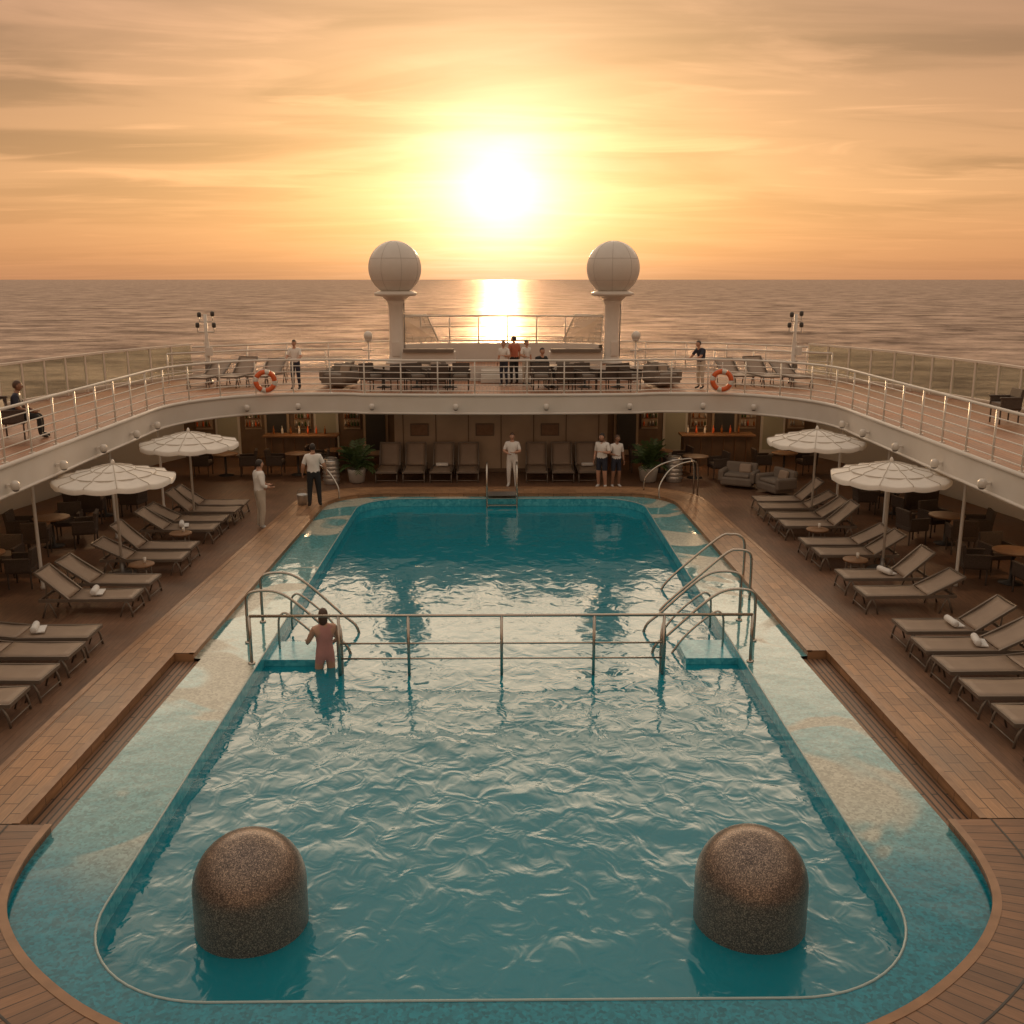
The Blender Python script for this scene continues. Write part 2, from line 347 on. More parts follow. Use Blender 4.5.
hole_h=near_out+[Vector((6.50,10.7)),Vector((6.40,16.1))]+side_out2[1:]
hole_h=[Vector((p[0]*.995,p[1]+(.03 if p[1]<10 else -.03))) for p in hole_h]
hole=hole_h+list(reversed(mir(hole_h)[1:]))
db.fill([(-14.3,-6),(14.3,-6),(14.3,26),(11.8,36.9),(-11.8,36.9),(-14.3,26)],[hole],0,deckm)
db.obj('pool_deck')
# ------------------------------------------------------------------ ship structure
ZB,ZT=2.30,2.88
inner_h=[Vector((9.55,-6)),Vector((9.55,27.5))]+[Vector((9.55-3.4*(1-math.cos(R(a))),27.5+3.9*math.sin(R(a)))) for a in range(9,91,9)]+[Vector((5.0,31.45)),Vector((4.6,31.35)),Vector((4.3,31.2)),Vector((2.2,31.05)),Vector((0,31.0))]
inner=inner_h+list(reversed(mir(inner_h)[:-1]))
outer_h=[Vector((14.5,-6)),Vector((14.5,20)),Vector((14.1,28)),Vector((13.1,33)),Vector((11.4,37)),Vector((8.5,39.2)),Vector((4.5,40.6)),Vector((0,41.2))]
outer=outer_h+list(reversed(mir(outer_h)[:-1]))
ub=MB()
loop=outer+list(reversed(inner))
ub.fill(loop,[],ZT,updeck); ub.fill(loop,[],ZB,ceil)
ub.wall(inner,ZB,ZT,white,closed=False,smooth=True)
ub.tube([(p.x,p.y,ZT+.01) for p in inner],.05,white,8); ub.tube([(p.x,p.y,ZB+.02) for p in inner],.035,white,8)
ub.wall(outer,ZB,ZT+.12,white,closed=False)
ub.obj('upper_deck')
hb=MB(); hb.wall(outer,-16,ZB,hullm,closed=False)
hb.box((0,-6,-6.9),(29,.2,18.2),hullm); hb.obj('ship_hull')
def cols():
    b=MB()
    b.lathe([(.05,0),(.05,.05),(.035,.07),(.035,2.26),(.06,2.28),(.06,2.3)],(0,0,0),white,12); return b.mesh('support_column')
cm=cols()
for sx in (-1,1):
    for y in (12.2,16.2,20.4,24.6,28.2): inst(cm,'support_column',(sx*9.72,y,0))
lb=MB()
lb.box((0,36.6,1.14),(23.6,.2,2.27),darkwall)
lb.box((0,35.0,1.14),(7.2,2.9,2.27),panelw)
for x in [-3.3+1.1*i for i in range(7)]: lb.box((x,33.53,1.14),(.03,.03,2.2),darkwall)
lb.box((0,33.52,.06),(7.2,.04,.12),darkwall); lb.box((0,33.52,2.2),(7.2,.04,.1),white)
for x in (-2.75,-.55,1.65): lb.box((x,33.52,1.45),(.62,.04,.42),darkwall); lb.box((x,33.49,1.45),(.54,.03,.34),tablew)
for sx in (-1,1):
    for i,x in enumerate((4.6,6.4,8.2,10)):
        lb.box((sx*x,36.47,1.1),(.9,.05,2.05),white if i%2 else panelw); lb.box((sx*x,36.43,1.15),(.72,.05,1.75),glassm if i%2 else darkm)
        lb.box((sx*(x+.85),36.45,1.5),(.6,.08,.9),panelw)
        for k in range(3):
            lb.box((sx*(x+.85),36.36,1.15+.3*k),(.56,.14,.025),tablew)
            for q in range(5):
                if random.random()<.8: lb.lathe([(.03,0),(.035,.12),(.012,.17),(.012,.22)],(sx*(x+.85)-.22+.11*q,36.34,1.17+.3*k),random.choice([bottle,kegm,white,orange,leafm]),8)
lb.obj('lounge_wall')
def downl():
    b=MB(); b.lathe([(.10,2.295),(.10,2.26),(.08,2.25)],(0,0,0),white,16); b.lathe([(.075,2.249),(.01,2.247)],(0,0,0),lampm,16); return b.mesh('ceiling_light')
dl=downl(); pl=bpy.data.lights.new('lounge_lamp','POINT'); pl.energy=20; pl.color=(1,.62,.33); pl.shadow_soft_size=.1
pos=[(-9.3,34),(-6.9,34.3),(6.9,34.3),(9.3,34),(-11.6,27.0),(11.6,27.0),(-11.6,21.0),(11.6,21.0),(-11.6,15.5),(11.6,15.5)]
for x,y in pos:
    p=inst(dl,'ceiling_light',(x,y,0)); l=link(bpy.data.objects.new('bulb',pl)); l.parent=p; l.location=(0,0,2.12)
def barc(x):
    b=MB(); b.box((0,0,.52),(2.4,.6,1.04),darkwall); b.box((0,-.03,1.07),(2.6,.75,.06),tablew)
    for i in range(6): b.box((-1+.4*i,-.31,.52),(.03,.03,.95),tablew)
    for i in range(7): b.lathe([(.035,0),(.04,.15),(.012,.2),(.012,.28)],(-1+.3*i,.1,1.1),random.choice([bottle,white,orange]),8)
    b.obj('bar_counter',(x,34.9,0),bevel=.01)
barc(-7.0); barc(7.6)
def railing(name,path,z,h=1.05,bars=4,step=1.4,m=railw,rt=.032,rb=.013,obj=True,b=None):
    own=b is None
    if own: b=MB()
    P=[Vector((p[0],p[1])) for p in path]; 
    b.tube([(p.x,p.y,z+h) for p in P],rt,m,8)
    for k in range(bars): b.tube([(p.x,p.y,z+h*(k+.6)/(bars+.6)) for p in P],rb,m,5)
    d=0;nxt=0
    for i in range(len(P)-1):
        L=(P[i+1]-P[i]).length
        while nxt<=d+L+1e-6:
            q=P[i].lerp(P[i+1],(nxt-d)/L if L else 0); b.tube([(q.x,q.y,z),(q.x,q.y,z+h)],.024,m,6); b.box((q.x,q.y,z+.015),(.1,.1,.03),m); nxt+=step
        d+=L
    if own: b.obj(name)
inr=[Vector((p.x*1.012,p.y+.12 if p.y>25 else p.y)) for p in inner_h]
railing('deck_railing',inr,ZT+.02,step=1.15,bars=5,rb=.015); railing('deck_railing',mir(inr),ZT+.02,step=1.15,bars=5,rb=.015)
bow=[Vector((p.x*.985,p.y-.1)) for p in outer_h[4:]]
bow=bow+list(reversed(mir(bow)[:-1])); railing('bow_railing',bow,ZT+.12,h=.98,bars=3,step=1.6)
railing('promenade_railing',[(11.3,34.3),(8.6,36.2),(5.0,36.6)],ZT,bars=3); railing('promenade_railing',[(-11.3,34.3),(-8.6,36.2),(-5.0,36.6)],ZT,bars=3)
def screen(sx):
    b=MB(); pts=[Vector((sx*14.35,4)),Vector((sx*14.35,20)),Vector((sx*13.95,28)),Vector((sx*12.95,33)),Vector((sx*11.3,37))]
    for i in range(len(pts)-1):
        a,c=pts[i],pts[i+1]; L=(c-a).length; n=max(1,round(L/1.1)); ang=math.atan2(c.y-a.y,c.x-a.x)
        for k in range(n):
            q=a.lerp(c,(k+.5)/n); w=L/n
            b.box((q.x,q.y,ZT+.66),(w-.07,.012,1.0),glassm,(0,0,ang))
            e=a.lerp(c,k/n); b.box((e.x,e.y,ZT+.60),(.055,.06,1.16),railw,(0,0,ang))
        m_=a.lerp(c,.5); b.box((m_.x,m_.y,ZT+1.2),(L,.07,.06),railw,(0,0,ang)); b.box((m_.x,m_.y,ZT+.13),(L,.05,.04),railw,(0,0,ang))
    b.obj('glass_windscreen')
screen(-1); screen(1)
def flood():
    b=MB(); b.box((0,.05,0),(.08,.1,.06),white); b.lathe([(.05,-.09),(.08,-.07),(.085,.04),(.05,.09)],(0,-.06,0),white,12); b.ball((0,-.06,-.07),(.07,.07,.05),greym,10,6); return b.mesh('flood_light')
fm=flood()
for sx in (-1,1):
    for y in (14.5,16.8,19,21.2,23.4,25.6,27.2): inst(fm,'flood_light',(sx*9.43,y,2.52),rz=R(90)*(-sx))
    for x,y in ((6.3,31.15),(7.8,30.8),(4.0,31.05),(1.4,30.95)): inst(fm,'flood_light',(sx*x,y-.03,2.55))
# raised bow platform
tb=MB()
plat=rpoly([(5.0,35.6,.8),(4.9,39.2,1.2),(-4.9,39.2,1.2),(-5.0,35.6,.8)],8)
tb.wall(plat,ZT,3.36,white,smooth=False); tb.fill(plat,[],3.36,updeck)
arc=[Vector((3.75*math.sin(R(a)),37.3+1.2*math.cos(R(a)))) for a in range(-90,91,10)]
tb.wall(arc,3.36,4.05,white,closed=False,smooth=True); arc2=[Vector((p.x*.96,p.y-.12)) for p in arc]; tb.wall(arc2,3.36,4.05,white,closed=False,smooth=True)
tb.strip(arc,arc2,4.052,white)
for i in range(3): tb.box((0.2,35.45-.28*i,3.28-.13*(i)-.06),(1.8,.3,.12),white)
tb.box((-2.6,36.6,3.6),(1.9,.7,.5),white); tb.box((2.7,36.6,3.6),(1.9,.7,.5),white)
tb.box((-2.6,36.4,3.9),(1.8,.5,.12),cushion); tb.box((2.7,36.4,3.9),(1.8,.5,.12),cushion)
railing('x',arc,4.05,h=1.0,bars=2,step=1.1,b=tb)
tb.obj('observation_platform',bevel=0)
mb=MB()
for sx in (-1,1):
    P=[(sx*2.35,38.45),(sx*3.7,37.6)]
    mb.add([(P[0][0],P[0][1]-.1,4.1),(P[1][0],P[1][1]-.1,4.1),(P[1][0]+.05*sx,P[1][1]-.1,5.1),(P[0][0]+.45*sx,P[0][1]-.1,5.1)],[(0,1,2,3)],meshm)
    mb.tube([(P[0][0],P[0][1]-.1,4.1),(P[0][0]+.45*sx,P[0][1]-.1,5.1),(P[1][0]+.05*sx,P[1][1]-.1,5.1),(P[1][0],P[1][1]-.1,4.1)],.03,railw)
    for k in range(1,6): 
        a=Vector((P[0][0],P[0][1]-.12,4.1)).lerp(Vector((P[1][0],P[1][1]-.12,4.1)),k/6); c=Vector((P[0][0]+.45*sx,P[0][1]-.12,5.1)).lerp(Vector((P[1][0]+.05*sx,P[1][1]-.12,5.1)),k/6)
        mb.tube([a,c],.01,railw,5); 
        a=Vector((P[0][0],P[0][1]-.12,4.1)).lerp(Vector((P[0][0]+.45*sx,P[0][1]-.12,5.1)),k/6); c=Vector((P[1][0],P[1][1]-.12,4.1)).lerp(Vector((P[1][0]+.05*sx,P[1][1]-.12,5.1)),k/6); mb.tube([a,c],.01,railw,5)
mb.obj('mesh_windbreak')
def radome():
    b=MB(); r0=.955; b.ball((0,0,3.43),r0,white,48,32)
    for k in range(4):
        g=math.pi*k/4+.35
        b.tube([(r0*math.sin(a)*math.cos(g),r0*math.sin(a)*math.sin(g),3.43+r0*math.cos(a)) for a in [2*math.pi*i/48 for i in range(48)]],.007,seamm,5,closed=True)
    for zz in (.35,-.45):
        rr=math.sqrt(1-zz*zz)*r0; b.tube([(rr*math.cos(a),rr*math.sin(a),3.43+zz*r0) for a in [2*math.pi*i/48 for i in range(48)]],.007,seamm,5,closed=True)
    b.lathe([(.3,2.25),(.5,2.42),(.76,2.46),(.78,2.55),(.6,2.62)],(0,0,0),white,32)
    b.lathe([(.42,0),(.42,.06),(.33,.1),(.28,.3),(.25,1.6),(.27,2.1),(.34,2.28),(.3,2.3)],(0,0,0),white,28)
    b.box((.0,-.29,.55),(.28,.06,.5),white); b.tube([(.3,-.05,.1),(.3,-.05,2.2)],.02,greym,6)
    return b.mesh('radome_antenna')
rm=radome()
inst(rm,'radome_antenna',(-3.83,37.3,3.36)); inst(rm,'radome_antenna',(4.08,37.3,3.36),rz=.3)
def smallant():
    b=MB(); b.tube([(0,0,0),(0,0,1.45)],.028,white); b.lathe([(.08,0),(.08,.03)],(0,0,0),white,12); b.ball((0,0,1.6),(.16,.16,.17),white); b.lathe([(.09,1.42),(.14,1.46),(.09,1.5)],(0,0,0),white,12); b.tube([(-.2,0,1.1),(.2,0,1.1)],.02,white,6); return b.mesh('small_antenna')
sa=smallant()
for x in (-4.6,4.7): inst(sa,'small_antenna',(x,35.2,ZT))
def mast():
    b=MB(); b.lathe([(.16,0),(.16,.05),(.09,.1),(.08,1.4),(.06,1.5),(.055,2.35)],(0,0,0),white,14)
    b.tube([(-.28,0,1.75),(.28,0,1.75)],.025,white,6); b.tube([(-.2,0,2.1),(.25,0,2.1)],.025,white,6)
    for x,z in ((-.28,1.9),(.28,1.9),(-.2,2.25),(.25,2.28)): b.tube([(x,0,z-.15),(x,0,z)],.02,white,6); b.lathe([(.05,0),(.07,.03),(.07,.14),(.04,.17)],(x,0,z),darkm,12)
    b.box((.1,-.1,1.1),(.2,.16,.28),white); b.box((0,-.08,.6),(.16,.1,.3),greym)
    for k in range(6): b.tube([(-.09,-.12,.3+.22*k),(.09,-.12,.3+.22*k)],.01,white,5)
    return b.mesh('light_mast')
mm_=mast(); inst(mm_,'light_mast',(-10.1,34.9,ZT)); inst(mm_,'light_mast',(10.15,34.9,ZT),rz=.5)
def buoy():
    b=MB()
    for q in range(8):
        s0=2*math.pi*((q//2)/4)+(0 if q%2==0 else .72*math.pi/2); sw=(.72 if q%2==0 else .28)*math.pi/2
        pts=[(.28*math.cos(s0+sw*i/6),0,.28*math.sin(s0+sw*i/6)) for i in range(7)]
        b.tube(pts,.075,orange if q%2==0 else white,12)
    for q in range(4):
        a=math.pi/2*q-.2; b.tube([(.37*math.cos(a+t*math.pi/2/6)*(1-.02*math.sin(t/6*math.pi)),-.02,.37*math.sin(a+t*math.pi/2/6)) for t in range(7)],.01,white,5)
    b.tube([(0,.1,.3),(0,.08,.55)],.015,white,5)
    return b.mesh('lifebuoy')
bm=buoy(); inst(bm,'lifebuoy',(-7.25,30.95,3.34),rz=.25); inst(bm,'lifebuoy',(6.85,31.05,3.34),rz=-.2)
# ------------------------------------------------------------------ furniture
def lounger(ang):
    b=MB(); W=.34; hx=1.22; bl=.80; ex=hx+bl*math.cos(ang); ez=.36+bl*math.sin(ang)
    def slab(p0,p1,t,w,m,arch=0):
        n=8
        d=(Vector(p1)-Vector(p0)); nr=Vector((-d.z,0,d.x)).normalized()
        vs=[]
        for i in range(n+1):
            p=Vector(p0)+d*(i/n)-nr*arch*math.sin(math.pi*i/n)
            for y in (-w,-w*.5,0,w*.5,w):
                sg=-.012*(1-(y/w)**2); vs.append(p+Vector((0,y,0))+nr*(sg))
            for y in (-w,-w*.5,0,w*.5,w): vs.append(p+Vector((0,y,0))-nr*t)
        fs=[]
        for i in range(n):
            for k in range(4): fs.append((i*10+k,i*10+k+1,i*10+11+k,i*10+10+k)); fs.append((i*10+5+k,i*10+15+k,i*10+16+k,i*10+6+k))
            fs.append((i*10,i*10+10,i*10+15,i*10+5)); fs.append((i*10+4,i*10+9,i*10+19,i*10+14))
        fs.append((0,5,6,1));fs.append((1,6,7,2));fs.append((2,7,8,3));fs.append((3,8,9,4))
        e=n*10; fs+= [(e+k,e+k+1,e+k+6,e+k+5) for k in range(4)]
        b.add(vs,fs,m,True)
    slab((.03,0,.375),(hx,0,.375),.012,W-.03,sling,.012)
    slab((hx+.02,0,.375),(ex,0,ez+.015),.012,W-.03,sling,.02)
    for y in (-W,W):
        b.box((hx/2+.28,y,.345),(hx+.56,.035,.06),frame)
        d=Vector((ex-hx,0,ez-.36)); b.box((hx+d.x/2,y*.98,.36+d.z/2),(bl,.035,.045),frame,(0,-ang,0))
        b.tube([(.12,y,.34),(.05,y,.18),(.02,y,0)],.02,frame,6); b.tube([(.12,y,.34),(.2,y,.18),(.26,y,0)],.016,frame,6)
        b.tube([(1.62,y,.34),(1.68,y,.18),(1.74,y,0)],.02,frame,6); b.tube([(1.62,y,.34),(1.54,y,.18),(1.48,y,0)],.016,frame,6)
        b.tube([(1.65,y*.9,.33),(hx+d.x*.7,y*.9,.36+d.z*.7)],.013,frame,6)
    b.box((.01,0,.345),(.035,2*W,.055),frame); b.box((ex,0,ez),(.035,2*W,.045),frame); b.box((1.78,0,.34),(.035,2*W,.05),frame); b.tube([(.02,-W,.08),(.02,W,.08)],.012,frame,6)
    return b.mesh('sun_lounger')
lm=[lounger(R(34)),lounger(R(42)),lounger(R(27))]; lflat=lounger(R(6)); lup=lounger(R(62))
def rtowel():
    b=MB()
    b.tube([(0,y,.06) for y in (-.2,-.19,-.1,0,.1,.19,.2)],[.035,.055,.062,.06,.062,.055,.035],towel,14)
    b.box((.09,0,.012),(.16,.36,.02),towel); return b.mesh('rolled_towel')
tw=rtowel()
LY=[27.2,26.35,25.3,24.4,22.6,21.7,19.9,18.9,16.75,15.85,14.85,13.95,12.5,11.6]
RY=[27.5,26.6,25.5,24.6,22.8,21.9,20.1,18.9,16.9,15.95,15.05,14.1,13.15,12.1]
for i,y in enumerate(LY):
    me=lm[i%3] if i<8 else lflat
    j=random.uniform(-.05,.05); inst(me,'sun_lounger',(-7.12+j,y,0),rz=R(180)+random.uniform(-.03,.03))
    if i in (7,8,3): inst(tw,'rolled_towel',(-8.0 if i!=8 else -8.2,y,.385),rz=random.uniform(-.3,.3))
for i,y in enumerate(RY):
    me=lm[(i+1)%3] if i<9 else (lm[2] if i%2 else lflat)
    j=random.uniform(-.05,.05); inst(me,'sun_lounger',(7.12+j,y,0),rz=random.uniform(-.03,.03))
    if i in (6,8,9): inst(tw,'rolled_towel',(8.05,y,.385),rz=random.uniform(-.4,.4))
for i,u in enumerate((-3.7,-2.82,-1.95,-1.08,1.15,2.0,2.85)):
    inst(lup,'sun_lounger',(u,31.6,0),rz=R(90)+random.uniform(-.03,.03))
    if i in (2,6): inst(tw,'rolled_towel',(u,32.5,.385),rz=R(90))
def stable():
    b=MB(); b.lathe([(.26,.40),(.27,.41),(.27,.43),(.255,.44)],(0,0,0),tablew,28)
    for k in range(4):
        a=math.pi/2*k+.78; b.tube([(.19*math.cos(a),.19*math.sin(a),.4),(.23*math.cos(a),.23*math.sin(a),0)],.016,frame,6)
    b.tube([(.2*math.cos(2*math.pi*i/16),.2*math.sin(2*math.pi*i/16),.2) for i in range(16)],.01,frame,5,closed=True)
    b.lathe([(.03,.44),(.035,.56)],(.06,.05,0),white,10); return b.mesh('side_table')
st=stable()
for y in (20.8,23.5): inst(st,'side_table',(-7.75,y,0))
for y in (21.0,23.7): inst(st,'side_table',(7.75,y,0))
def umbrella():
    b=MB(); seg=96; NR=12
    prof=[(.05,2.50),(.16,2.485),(.44,2.43),(.47,2.395),(.85,2.33),(.88,2.295),(1.25,2.225),(1.28,2.195)]
    def ring(r,z): 
        o=[]
        for k in range(seg):
            g=2*math.pi*k/seg; c=abs(math.sin(NR/2*g)); rr=r*(1-.04*c*(r/1.28)); o.append((rr*math.cos(g),rr*math.sin(g),z-.045*c*(r/1.28)))
        return o
    vs=[]
    for r,z in prof: vs+=ring(r,z)
    vs+=ring(1.27,2.10)
    n=len(prof)+1
    fs=[(i*seg+k,i*seg+(k+1)%seg,(i+1)*seg+(k+1)%seg,(i+1)*seg+k) for i in range(n-1) for k in range(seg)]
    b.add(vs,fs,canvas,True)
    for k in range(NR):
        a=math.pi*2*k/NR; b.tube([(r*math.cos(a),r*math.sin(a),z+.006) for r,z in prof],.009,canvas2,6)
        b.tube([(.05*math.cos(a),.05*math.sin(a),1.95),(.75*math.cos(a),.75*math.sin(a),2.29)],.009,railw,5)
    for r,z in ((.455,2.412),(.865,2.312)): b.tube([(r*math.cos(2*math.pi*i/48),r*math.sin(2*math.pi*i/48),z-.02) for i in range(48)],.012,canvas2,5,closed=True)
    b.lathe([(.03,0),(.03,2.48),(.05,2.50),(.035,2.57),(.01,2.61)],(0,0,0),railw,14)
    b.lathe([(.06,1.9),(.06,1.98)],(0,0,0),railw,12)
    b.lathe([(.34,0),(.34,.05),(.30,.08),(.06,.10),(.05,.3),(.045,.32)],(0,0,0),greym,28)
    return b.mesh('patio_umbrella')
um=umbrella()
for x,y,r in ((-8.2,26.1,.1),(-8.4,21.4,.4),(8.4,26.3,.2),(8.55,21.5,.0)): 
    o=inst(um,'patio_umbrella',(x,y,0),rz=r,sc=1.0)
def wchair():
    b=MB(); b.box((0,0,.4),(.56,.54,.1),wicker); b.box((0,.25,.64),(.56,.08,.46),wicker,(-.15,0,0)); 
    for s in (-1,1): b.box((s*.28,0,.52),(.06,.52,.26),wicker); b.box((s*.28,-.02,.66),(.08,.54,.04),wicker)
    b.box((0,-.02,.48),(.46,.46,.08),cushion)
    for x in (-.25,.25):
        for y in (-.23,.23): b.tube([(x,y,.36),(x,y,0)],.022,wicker,6)
    return b.mesh('wicker_armchair')
wc=wchair()
def dtable():
    b=MB(); b.lathe([(.42,.70),(.43,.71),(.43,.735),(.41,.74)],(0,0,0),tablew,28); b.lathe([(.25,0),(.25,.02),(.04,.05),(.035,.68),(.1,.70)],(0,0,0),darkm,16); return b.mesh('cafe_table')
dt=dtable()
for sx in (-1,1):
    for y in (14.2,17.3,20.6,23.9,27.2):
        x=sx*11.0; inst(dt,'cafe_table',(x,y,0))
        for (dx,dy,r) in ((.8,.0,-90),(-.8,.1,90),(.05,.82,0),(0,-.85,180)): inst(wc,'wicker_armchair',(x+dx,y+dy,0),rz=R(r)+random.uniform(-.3,.3),bevel=.015)
for x,y in ((-9.2,33.0),(-6.8,33.1),(-5.6,33.8),(5.4,33.5),(6.4,32.4),(9.5,33)):
    inst(dt,'cafe_table',(x,y,0)); inst(wc,'wicker_armchair',(x-.75,y,0),rz=R(90),bevel=.015); inst(wc,'wicker_armchair',(x+.75,y,0),rz=R(-80),bevel=.015)
def sofa():
    b=MB(); b.box((0,0,.22),(1.0,.75,.26),cushion); b.box((0,.32,.5),(1.0,.2,.5),cushion,(-.15,0,0))
    for s in (-1,1): b.box((s*.5,0,.38),(.18,.72,.36),cushion)
    b.box((0,-.04,.4),(.8,.6,.12),cushion)
    b.box((.15,.15,.58),(.38,.12,.3),sling,(-.3,0,.1)); return b.mesh('lounge_armchair')
so=sofa(); inst(so,'lounge_armchair',(7.5,30.9,0),rz=-.5,bevel=.06); inst(so,'lounge_armchair',(8.4,29.9,0),rz=-1.2,bevel=.06)
def keg():
    b=MB(); pr=[(.02,0),(.24,0),(.26,.03)]
    for k in range(5): z=.08+.13*k; pr+=[(.25,z),(.29,z+.05),(.25,z+.10)]
    pr+=[(.26,.74),(.24,.78),(.05,.79),(.02,.79)]; b.lathe(pr,(0,0,0),kegm,28); b.tube([(.2*math.cos(a),.2*math.sin(a),.82) for a in [2*math.pi*i/20 for i in range(20)]],.015,kegm,6,closed=True); return b.mesh('metal_barrel')
kg=keg(); inst(kg,'metal_barrel',(-5.45,31.6,0),sc=1.0); inst(kg,'metal_barrel',(5.6,31.8,0),sc=1.0)
def palm(seed):
    rd=random.Random(seed); b=MB(); b.lathe([(.17,0),(.24,.05),(.29,.35),(.31,.46),(.27,.47),(.26,.42),(.02,.42)],(0,0,0),potm,24); b.lathe([(.25,.41),(.02,.43)],(0,0,0),soil,16)
    for t in range(34):
        a=rd.uniform(0,6.28); L=rd.uniform(.5,.95); up=rd.uniform(.45,1.25); pts=[]
        for i in range(9):
            s=i/8; rr=L*s*.62; z=.45+up*s-.55*s*s*L; pts.append(Vector((rr*math.cos(a),rr*math.sin(a),z)))
        b.tube(pts,[.009-.0008*i for i in range(9)],leafm,4)
        for i in range(2,9):
            p=pts[i]; d=(pts[i]-pts[i-1]).normalized(); sd=Vector((-math.sin(a),math.cos(a),0))
            for s in (-1,1):
                l=rd.uniform(.14,.24)*(1-.4*abs(i-5)/4); e=p+sd*s*l+d*l*.7+Vector((0,0,-.05)); w=d*.022
                b.add([p-w,p+w,(p+e)/2+w*1.6+Vector((0,0,.02)),e,(p+e)/2-w*1.4],[(0,1,2,3,4)],leafm)
    return b.mesh('potted_palm')
inst(palm(1),'potted_palm',(-4.65,31.7,0)); inst(palm(2),'potted_palm',(4.75,31.7,0),sc=1.05)
for sx in (-1,1):
    for i in range(3): inst(lm[i%3],'sun_lounger',(sx*(8.2+.9*i),33.6-.3*i,ZT),rz=R(90)+sx*.2)
    for i in range(5): inst(wc,'wicker_armchair',(sx*(1.3+.72*i),32.5+.1*(i%2),ZT),rz=R(180*(i%2))+.2*i,bevel=.015)
    for i in range(3): inst(dt,'cafe_table',(sx*(1.7+1.1*i),33.5,ZT))
    inst(so,'lounge_armchair',(sx*2.4,34.6,ZT),rz=0,bevel=.05)
    for k,(x,y) in enumerate(((5.4,33.6),(5.6,35.0))): inst(so,'lounge_armchair',(sx*x,y,ZT),rz=sx*(.6+k),bevel=.05)
    for i in range(3): inst(wc,'wicker_armchair',(sx*12.6,20+2.4*i,ZT),rz=R(-90)*sx,bevel=.015)
# ------------------------------------------------------------------ handrails
def hoop(b,P,r=.026): b.tube(catmull(P,5),r,steel,10)
def stair_rails(sx,third):
    b=MB()
    for y in (16.85,17.95):
        hoop(b,[(sx*4.5,y,.1),(sx*4.5,y,.75),(sx*4.47,y,.98),(sx*4.3,y,1.06),(sx*3.95,y,1.04),(sx*3.6,y,.82),(sx*3.0,y,.25),(sx*2.75,y,.02),(sx*2.66,y,-.3)])
        hoop(b,[(sx*3.95,y,-.05),(sx*3.95,y,.45),(sx*3.9,y,.62),(sx*3.75,y,.62),(sx*3.3,y,.22),(sx*3.0,y,-.2)],.02)
        b.lathe([(.06,.1),(.06,.12),(.03,.13)],(sx*4.5,y,0),steel,14)
    hoop(b,[(sx*2.85,16.5,-.3),(sx*2.85,16.45,.3),(sx*2.8,16.3,.62),(sx*2.74,16.1,.66),(sx*2.7,15.98,.45),(sx*2.7,15.95,-.25)],.022)
    if third:
        hoop(b,[(sx*5.0,19.2,.1),(sx*5.0,19.2,.85),(sx*4.95,19.2,1.08),(sx*4.75,19.2,1.14),(sx*4.5,19.2,1.08),(sx*3.9,19.2,.55),(sx*3.3,19.2,.0),(sx*3.1,19.2,-.3)])
        hoop(b,[(sx*5.2,20.6,.1),(sx*5.2,20.6,.85),(sx*5.1,20.6,1.06),(sx*4.9,20.6,1.1),(sx*4.6,20.6,1.0),(sx*3.6,20.6,.1),(sx*3.4,20.6,-.3)])
    b.obj('pool_handrail')
stair_rails(-1,False); stair_rails(1,True)
b=MB(); y=15.85
b.tube([(-4.2,y,.94),(4.2,y,.94)],.026,steel,10); b.tube([(-2.72,y,.45),(2.72,y,.45)],.017,steel,8); b.tube([(-2.72,y,.18),(2.72,y,.18)],.017,steel,8)
for x in (-2.72,-1.56,0,1.55,2.72): b.tube([(x,y,-.25),(x,y,.94)],.026,steel,10); b.lathe([(.07,-.25),(.07,-.23),(.03,-.22)],(x,y,0),steel,12)
for x in (-4.2,4.2): b.tube([(x,y,.1),(x,y,.94)],.026,steel,10); b.lathe([(.06,.1),(.06,.12),(.03,.13)],(x,y,0),steel,12)
b.obj('pool_divider_railing')
b=MB()
for x in (-.42,.46): hoop(b,[(x,29.55,.2),(x,29.55,.8),(x,29.5,1.02),(x,29.2,1.1),(x,28.85,1.02),(x,28.65,.75),(x,28.6,.2),(x,28.6,-.9)],.028)
for k in range(4): b.box((.02,28.6,-.05-.25*k),(.86,.12,.03),steel)
b.box((.02,28.95,.215),(.9,.5,.03),greym); b.obj('pool_ladder')
b=MB(); hoop(b,[(-4.7,28.4,.2),(-4.75,28.5,.55),(-5.1,28.8,.98),(-5.5,29.1,1.1),(-5.7,29.3,1.0),(-5.75,29.35,.2)]); b.obj('pool_handrail')
b=MB(); hoop(b,[(4.6,28.3,.2),(4.6,28.4,.55),(4.95,28.7,.98),(5.5,29.1,1.12),(5.85,29.3,1.0),(5.9,29.35,0)]); hoop(b,[(4.3,29.5,.2),(4.35,29.5,.6),(4.8,29.5,.98),(5.5,29.7,1.1),(5.8,29.7,1.0),(5.85,29.7,0)]); b.obj('pool_handrail')
for x in (-2.6,2.58):
    b=MB(); pr=[(.575,-1.35),(.575,.32)]+[(.575*math.cos(R(a)),.32+.575*math.sin(R(a))) for a in range(6,90,6)]+[(.002,.895)]
    b.lathe(pr,(0,0,0),mosaicm,48); b.obj('mosaic_bollard',(x,9.2,0))
